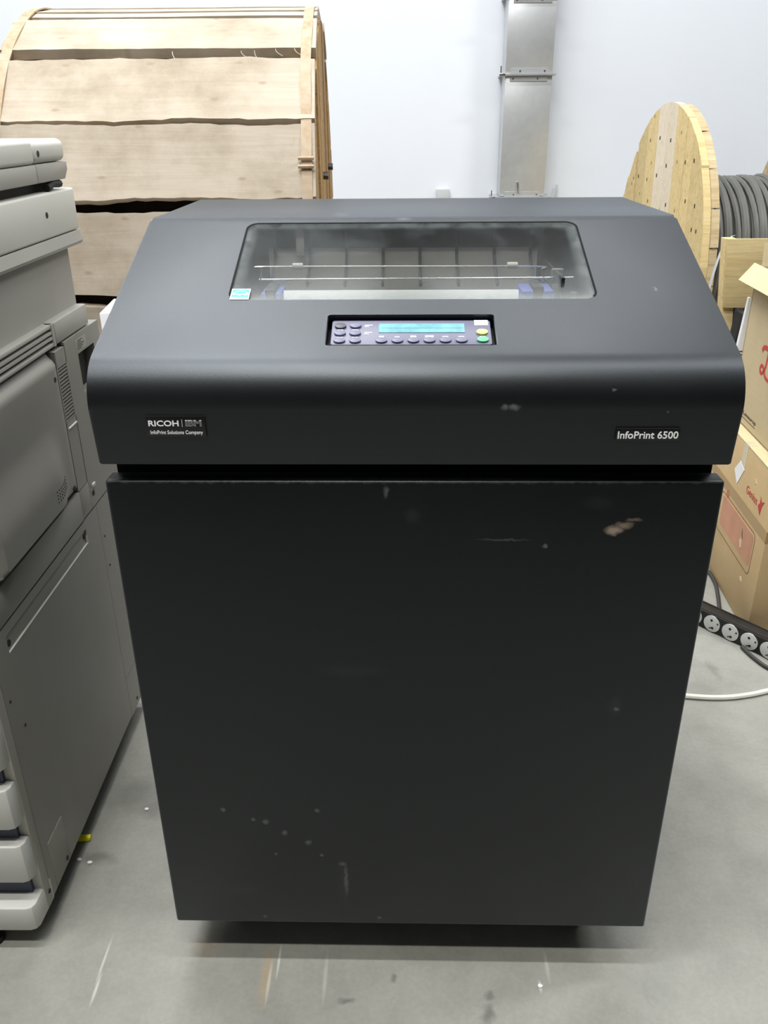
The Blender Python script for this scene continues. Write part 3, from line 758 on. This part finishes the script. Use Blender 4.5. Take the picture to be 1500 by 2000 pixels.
# bare reel on the right
RR = .578
Rr = thing('cable_reel', 'round wooden cable reel of yellow pine boards holding grey cable, at the right', 'cable reel', (1.009, 2.758, 0), .012)
TB = math.radians(-5.5)
bn = [-.578, -.475, -.375, -.285, -.160, -.040, .085, .215, .345, .365, .47, .578]
mats = ['reel_wood', 'reel_wood', 'reel_wood', 'reel_wood', 'reel_wood_pale', 'reel_wood_pale', 'reel_wood', 'reel_wood', 'flange_wood', 'reel_wood', 'reel_wood']
fl = obj('flange', cyl((.056, 0, 0), (.062, 0, 0), .33, n=48), 'rim_wood', Rr, loc=(0, 0, RR))
for i in range(11):
    rr_ = RR + random.uniform(-.004, .002) - (.012 if i == 9 else 0) - (.03 if i == 8 else 0)
    o = obj('flange_board', flange_board(bmesh.new(), bn[i] + .001, bn[i + 1] - .001, rr_, random.uniform(0, .003) + (.006 if i == 8 else 0), .0275), mats[i], fl)
    o.rotation_euler = (TB, 0, 0)
# second layer, boards laid across
for i in range(9):
    b0 = -RR + 2 * RR * i / 9; b1 = b0 + 2 * RR / 9
    o = obj('flange_board', flange_board(bmesh.new(), b0 + .002, b1 - .002, RR + random.uniform(-.004, .003), .0285, .056), 'rim_wood', fl)
    o.rotation_euler = (PI / 2 + TB, 0, 0)
# nails on the flange
bm = bmesh.new()
for i in range(11):
    for zz in (-.3, -.1, .12, .2, .33, .43):
        yy = (bn[i] + bn[i + 1]) / 2 + random.uniform(-.03, .03); z2 = zz + random.uniform(-.03, .03)
        if math.hypot(yy, z2) < .53:
            c_, s_ = math.cos(TB), math.sin(TB)
            add_prism(bm, [(yy * c_ - z2 * s_ - .0015, yy * s_ + z2 * c_ - .007), (yy * c_ - z2 * s_ + .0015, yy * s_ + z2 * c_ - .004), (yy * c_ - z2 * s_ + .0022, yy * s_ + z2 * c_ + .007), (yy * c_ - z2 * s_ - .0010, yy * s_ + z2 * c_ + .004)], -.001, .004, 'x')
obj('nail_marks', bm, 'print_dark', fl, kind='stuff')
X2 = .60
fl2 = obj('flange', cyl((X2 - .006, 0, 0), (X2, 0, 0), .33, n=48), 'rim_wood', Rr, loc=(0, 0, RR))
for i in range(9):
    b0 = -RR + 2 * RR * i / 9; b1 = b0 + 2 * RR / 9
    o = obj('flange_board', flange_board(bmesh.new(), b0 + .002, b1 - .002, RR + random.uniform(-.006, .003), X2, X2 + .028), 'rim_wood', fl2); o.rotation_euler = (PI / 2 + .1, 0, 0)
    o = obj('flange_board', flange_board(bmesh.new(), b0 + .002, b1 - .002, RR + random.uniform(-.006, .003), X2 + .029, X2 + .056), 'reel_wood', fl2); o.rotation_euler = (.1, 0, 0)
obj('drum', cyl((.05, 0, 0), (X2, 0, 0), .24, n=40), 'rim_wood', Rr, loc=(0, 0, RR))
# wound cable: one long helix in two layers
pts = []
turns = 23; x0, x1 = .078, X2 - .02
for lay, rad in ((0, .286), (1, .308)):
    for k in range(turns * 40 + 1):
        a = 2 * PI * k / 40; t = k / (turns * 40)
        x = x0 + (x1 - x0) * (t if lay == 0 else 1 - t)
        w_ = .010 * math.sin(a + int(a / (2 * PI)) * 2.1) * (1 if lay else .3)
        rr_ = rad + (.010 * noise.noise((int(a / (2 * PI)) * .7, math.cos(a), math.sin(a))) if lay else 0)
        pts.append((x + w_ * .6, -math.cos(a) * rr_, math.sin(a) * rr_))
cb = obj('cable', tube(pts, .0108, 7), 'cable', None)
cb.location = (1.009, 2.758, RR); cb.rotation_euler = (0, 0, .012)
tag(cb, 'grey cable wound round the drum of the right-hand reel', 'cable')
# pale strap between reel and crate
sg_ = spline([(1.105, 2.16, .74), (1.085, 2.14, .735), (1.065, 2.135, .70), (1.05, 2.13, .64), (1.04, 2.13, .55), (1.03, 2.13, .3), (1.02, 2.13, .006)], 6)
tag(obj('webbing_strap', tube(sg_, .010, 6, .25), 'grey_box'), 'pale webbing strap hanging beside the right-hand reel', 'strap')

# ------------------------------------------------------------------ ventilation duct on the back wall
D = thing('ventilation_duct', 'galvanised rectangular ventilation duct rising along the white back wall', 'duct', (.553, WALL_Y - .085, 0), 0)
def dsec(z0, z1, hw=.106, name='duct_section'):
    return obj(name, box(-hw, hw, -.07, .07, z0, z1, bev=.002), 'galv', D)
dsec(1.588, 3.2); dsec(1.283, 1.584); dsec(.768, 1.279); dsec(0, .752, .125)
def dfl(z, hw=.122, t=.003):
    f_ = obj('duct_flange', add_box(box(-hw, hw, -.086, .0845, z - t, z - .0003), -hw, hw, -.086, .0845, z + .0003, z + t), 'galv', D)
    obj('flange_angle', add_box(add_box(bmesh.new(), -.084, .084, -.0735, -.070, z + .004, z + .026), -.084, .084, -.0735, -.070, z - .026, z - .004), 'galv', f_)
    for x in (-.055, .055):
        for dz in (.015, -.015):
            obj('rivet', cyl((x + dz, -.0735, z + dz), (x + dz, -.0755, z + dz), .004, n=10), 'steel', f_)
    obj('flange_clip', add_box(box(-hw - .012, -hw + .014, -.092, -.078, z - .007, z + .007, bev=.002), -hw - .008, -hw - .003, -.09, -.08, z - .005, z + .035), 'steel', f_)
dfl(1.586); dfl(1.281); dfl(.760, .140, .006)
obj('bent_clip', tube([(-.018, -.072, .775), (-.02, -.08, .80), (-.024, -.075, .83)], .004, 6), 'steel', D)
tag(obj('junction_box', box(.150, .216, WALL_Y - .035, WALL_Y, .68, .792, bev=.004), 'grey_box'), 'small grey plastic box low on the white back wall', 'junction box')
tag(obj('thin_rod', tube([(.70, WALL_Y - .06, .0), (.735, WALL_Y - .035, .76), (.741, WALL_Y - .015, .806)], .005, 8), 'grey_box'), 'thin grey rod leaning on the white wall right of the duct', 'rod')
bm = bmesh.new()
add_prism(bm, rrect(-.06, .06, 0, .80, .055, 8), -.05, .05, 'y', bev=.012)
tag(obj('white_canister', bm, 'grey_box', None, (1.105, 3.46, 0)), 'pale rounded canister peeking out left of the right-hand reel', 'canister')

# ------------------------------------------------------------------ cardboard boxes at the right
XB0 = .803; TH_B = -math.atan2(.818 - .805, 1.158 - .926)
B1 = thing('printed_cardboard_box', 'lower cardboard box with red print, brown tape and a white diamond label', 'cardboard box', (.801, .862, 0), TH_B, 'stacked cardboard boxes')
def bo(name, bm, mat, par, label=None, **k): return obj(name, bm, mat, par, label=label, **k)
# local: x to the right from the left face, y away from the camera
bo('carton', box(0, .50, 0, .434, .001, .399, bev=.003), 'card', B1)
bo('top_flap', box(.0, .2495, .0, .434, .3992, .4015), 'card_edge', B1)
bo('top_flap', box(.2505, .50, .0, .434, .3992, .4015), 'card_edge', B1)
def side_text(body, y, z, w, h, bold, mat, par, x=-.0004):
    """lettering on a face pointing to -x: reads from far to near"""
    return obj('lettering', text_bm(body, w, h, bold, .0003), mat, par, loc=(x, y, z), rot=(0, 0, -PI / 2), angle=20)
side_text('Genius', .164, .298, .076, .020, .004, 'print_red', B1)
bm = bmesh.new(); add_prism(bm, [(.080, .302), (.070, .312), (.072, .328), (.062, .318), (.046, .324), (.056, .310), (.060, .286)][::-1], -.0008, -.0002, 'x')
bo('logo_star', bm, 'print_red', B1)
side_text('0', .286, .232, .016, .020, .008, 'print_red', B1)
bo('packing_tape', add_box(box(-.0006, .0, -.0004, .434, .245, .272), -.0002, .50, -.0006, 0, .245, .272), 'tape', B1, 'brown packing tape')
bo('clear_tape', add_box(box(-.0008, -.0001, .199, .229, .345, .4005), -.0008, .02, .199, .229, .4015, .4022), 'tape_clear', B1)
bm = bmesh.new(); add_prism(bm, [(.264, .318), (.234, .350), (.199, .340), (.232, .290)], -.0012, -.0002, 'x')
bo('diamond_label', bm, 'paper', B1, 'white diamond label')
bm = bmesh.new(); add_prism(bm, rrect(.066, .304, .150, .228, .008), -.0006, -.0001, 'x')
bo('printed_panel', bm, 'print_pink', B1, 'faded red printed panel')
bm = bmesh.new()
outl = rrect(.056, .324, .128, .236, .016); oi = rrect(.058, .322, .130, .234, .0145)
n = len(outl)
for k in range(n):
    q4 = [outl[k], outl[(k + 1) % n], oi[(k + 1) % n], oi[k]]
    bm.faces.new([bm.verts.new((-.0005, a, b)) for a, b in q4])
bo('panel_outline', bm, 'print_brown', B1)
bm = bmesh.new(); add_prism(bm, [(.141, .212), (.137, .204), (.130, .190), (.132, .188), (.139, .200)], -.0011, -.0004, 'x')
bo('tear', bm, 'print_dark', B1)
bo('tear_flake', prism([(.146, .178), (.138, .192), (.130, .168), (.135, .160)], -.0013, -.0005, 'x'), 'card_edge', B1)
for yy, zz in ((.118, .345), (.094, .10)):
    bo('scuff', prism([(yy - .008, zz - .004), (yy + .004, zz - .006), (yy + .008, zz + .003), (yy - .002, zz + .006)], -.0009, -.0001, 'x'), 'card_edge', B1)
B2_ = thing('upper_cardboard_box', 'upper cardboard box with open flap and a red script letter, stacked on the printed box', 'cardboard box', (.838, .955, .4022), -.045, 'stacked cardboard boxes')
bo('carton', add_box(add_box(add_box(add_box(box(0, .44, 0, .345, .0, .004), 0, .004, 0, .345, 0, .375), .436, .44, 0, .345, 0, .375), 0, .44, 0, .004, 0, .375), 0, .44, .341, .345, 0, .375), 'card_pale', B2_)
flp = bmesh.new(); add_prism(flp, [(.0, .377), (-.028, .338), (-.031, .340), (.001, .381)], -.015, .372, 'y')
bo('side_flap', flp, 'card_edge', B2_, 'outward folded flap')
flp = bmesh.new(); add_prism(flp, [(.345, .375), (.352, .43), (.349, .431), (.342, .376)], .01, .43, 'x')
bo('end_flap', flp, 'card_edge', B2_)
# a red script capital: stem, top stroke and looped foot
bm = bmesh.new()
def sc_(pts_, w): return [(-.0006, a, b) for a, b in pts_], w
def ribbon(bm, pts_, w):
    p = [Vector((0, a, b)) for a, b in pts_]
    L_, R_ = [], []
    for i, q_ in enumerate(p):
        d = (p[min(i + 1, len(p) - 1)] - p[max(i - 1, 0)]).normalized(); nn = Vector((0, -d.z, d.y)); ww = w[i] if isinstance(w, list) else w
        L_.append((q_.y + nn.y * ww, q_.z + nn.z * ww)); R_.append((q_.y - nn.y * ww, q_.z - nn.z * ww))
    for i in range(len(p) - 1):
        add_prism(bm, [L_[i], L_[i + 1], R_[i + 1], R_[i]], -.0007, -.0002, 'x')
def cur(c): return [(v.y, v.z) for v in spline([(0, a, b) for a, b in c], 5)]
Yb, Zb = .214, .195
ribbon(bm, cur([(Yb, Zb + .006), (Yb - .008, Zb + .016), (Yb - .03, Zb + .018), (Yb - .07, Zb + .012)]), .0055)
ribbon(bm, cur([(Yb - .040, Zb + .010), (Yb - .038, Zb - .02), (Yb - .030, Zb - .036), (Yb - .016, Zb - .044), (Yb - .006, Zb - .036), (Yb - .012, Zb - .026), (Yb - .028, Zb - .030), (Yb - .046, Zb - .046), (Yb - .08, Zb - .05)]), .004)
bo('script_letter', bm, 'print_red', B2_, 'red script lettering')
ribbon_bm = bmesh.new(); ribbon(ribbon_bm, cur([(Yb - .085, Zb - .02), (Yb - .10, Zb + .005), (Yb - .12, Zb - .02), (Yb - .10, Zb - .045), (Yb - .085, Zb - .02)]), .004)
bo('script_letter', ribbon_bm, 'print_red', B2_)
side_text('/Leneurop', .272, .024, .102, .0125, .006, 'print_dark', B2_)
bo('underline', box(-.0006, -.0001, .172, .268, .019, .0202), 'print_dark', B2_)
# white sheet standing behind the upper box
W1 = thing('white_folder', 'white printed folder wedged behind the upper cardboard box', 'folder', (.842, 1.335, 0), 0)
bm = bmesh.new(); add_prism(bm, [(-.03, 0), (.06, 0), (.06, .655), (.0205, .697), (.0165, .697), (.008, .557)], -.006, .006, 'y', bev=.001)
bo('folder_cover', bm, 'paper', W1)
bm = bmesh.new()
for k in range(4): add_box(bm, .012 + .001 * k, .03, -.0066, -.0061, .535 + .008 * k, .538 + .008 * k)
bo('folder_print', bm, 'print_dark', W1)

# ------------------------------------------------------------------ wooden crate beside the reel
CR = thing('wooden_crate', 'plywood crate with an open lower front, behind the cardboard boxes', 'crate', (.96, 1.80, 0), 0)
sl = .19  # its posts lean slightly
def lean(bm):
    for v in bm.verts: v.co.x += (.778 - v.co.z) * sl * .55
    return bm
obj('front_panel', lean(box(-.004, .42, 0, .012, .575, .778, bev=.001)), 'crate_wood', CR)
obj('post', lean(box(-.006, .030, .0125, .055, .0, .777, bev=.002)), 'crate_wood', CR)
obj('post', lean(box(.39, .425, .0125, .055, .0, .777, bev=.002)), 'crate_wood', CR)
obj('lower_board', lean(box(.0, .42, .0, .012, .30, .46, bev=.001)), 'crate_wood', CR)
obj('crate_floor', lean(box(.0, .42, .056, .30, .28, .30)), 'crate_wood', CR)
tag(obj('black_case', prism([(-.055, -.05), (-.045, .055), (.10, .055), (.10, -.07), (-.02, -.07)], -.03, .03, 'y', bev=.008), 'rubber', None, (1.055, 1.765, .515)), 'black plastic case jutting out of the crate opening', 'case')

# ------------------------------------------------------------------ white box behind the printer, left gap
tag(obj('white_carton', box(-.07, .16, 0, .16, 0, .735, bev=.002), 'paper', None, (-.60, 1.0, 0), (0, 0, .12)), 'white carton standing behind the gap between copier and printer', 'carton')

# ------------------------------------------------------------------ power strip and cords
ang = math.atan2(-.131, .108)
PS = thing('power_strip', 'black metal power strip with a row of round grey sockets on the floor', 'power strip', (.708, .896, 0), ang)
# local x along the strip (towards the camera), local y to its back side, sockets on the -y face
obj('strip_body', box(-.30, .23, 0, .040, .0, .046, bev=.002), 'pdu', PS)
obj('strip_ridge', add_box(add_box(bmesh.new(), -.30, .23, .003, .006, .0455, .0475), -.30, .23, .034, .037, .0455, .0475), 'pdu', PS)
obj('socket_face', box(-.295, .226, -.0012, .0005, .003, .043), 'black', PS)
for k in range(-5, 4):
    x = .0255 + k * .0475
    so = obj('socket', add_cyl(cyl((x, 0, .0235), (x, -.0035, .0235), .0205, n=28), (x, -.0035, .0235), (x, -.0042, .0235), .019, .016, n=28), 'socket', PS)
    bm = bmesh.new()
    for dx, dz in ((-.001, .0095), (.004, -.0095)): add_cyl(bm, (x + dx, -.0035, .0235 + dz), (x + dx, -.0048, .0235 + dz), .0030, n=12)
    add_box(bm, x + .0135, x + .0165, -.0048, -.0035, .0275, .0315)
    add_prism(bm, [(x + .004, .0135), (x - .004, .0095), (x - .0045, .0115), (x + .003, .0155)], -.0048, -.0036, 'y')
    obj('socket_hole', bm, 'hole', so)
tag(obj('black_cable', tube(spline([(.7715, .807, .0055), (.7735, .798, .005), (.7765, .784, .005), (.783, .762, .005), (.797, .730, .005), (.825, .700, .005), (.87, .687, .005), (.95, .684, .005), (1.1, .69, .005)], 8), .0046, 8), 'cord_black'), 'black cord coming from under the power strip', 'cord')
tag(obj('dark_cable', tube(spline([(.60, 1.21, .005), (.70, 1.215, .005), (.78, 1.20, .005), (.808, 1.165, .005), (.808, 1.10, .005), (.795, 1.04, .005), (.780, .985, .005), (.765, .93, .006)], 8), .0050, 8), 'cord_black'), 'dark cord looping on the floor behind the power strip', 'cord')
tag(obj('white_cable', tube(spline([(.36, .66, .0055), (.48, .64, .0055), (.601, .622, .0055), (.665, .619, .0055), (.723, .629, .0055), (.787, .648, .0055), (.85, .654, .0055), (.94, .64, .0055)], 8), .0055, 8), 'cord_white'), 'white cord lying across the floor right of the printer', 'cord')
bm = bmesh.new(); add_box(bm, -.02, .024, -.004, .005, .001, .010, bev=.002)
tag(obj('yellow_tape_scrap', bm, 'yellow', None, (-.566, .222, 0), (0, 0, .1)), 'small bright yellow scrap under the edge of the copier', 'tape')
# bits of debris on the floor
for k, (x, y) in enumerate(((-.548, .182), (-.528, .176), (.186, -.03), (-.466, .295), (-.42, .52))):
    bm = bmesh.new(); bmesh.ops.create_icosphere(bm, subdivisions=1, radius=.0035)
    for v in bm.verts: v.co = Vector((v.co.x * (1 + .6 * random.random()), v.co.y, v.co.z * .5 + .0016))
    tag(obj('paper_crumb', bm, 'paper', None, (x, y, 0)), ['white crumb nearest the copier base', 'white crumb just right of the copier base', 'white crumb in front of the printer', 'white crumb beside the dark floor stain', 'white crumb deep in the gap beside the printer'][k], 'crumb', 'white crumbs on the floor')
bpy.context.view_layer.update()
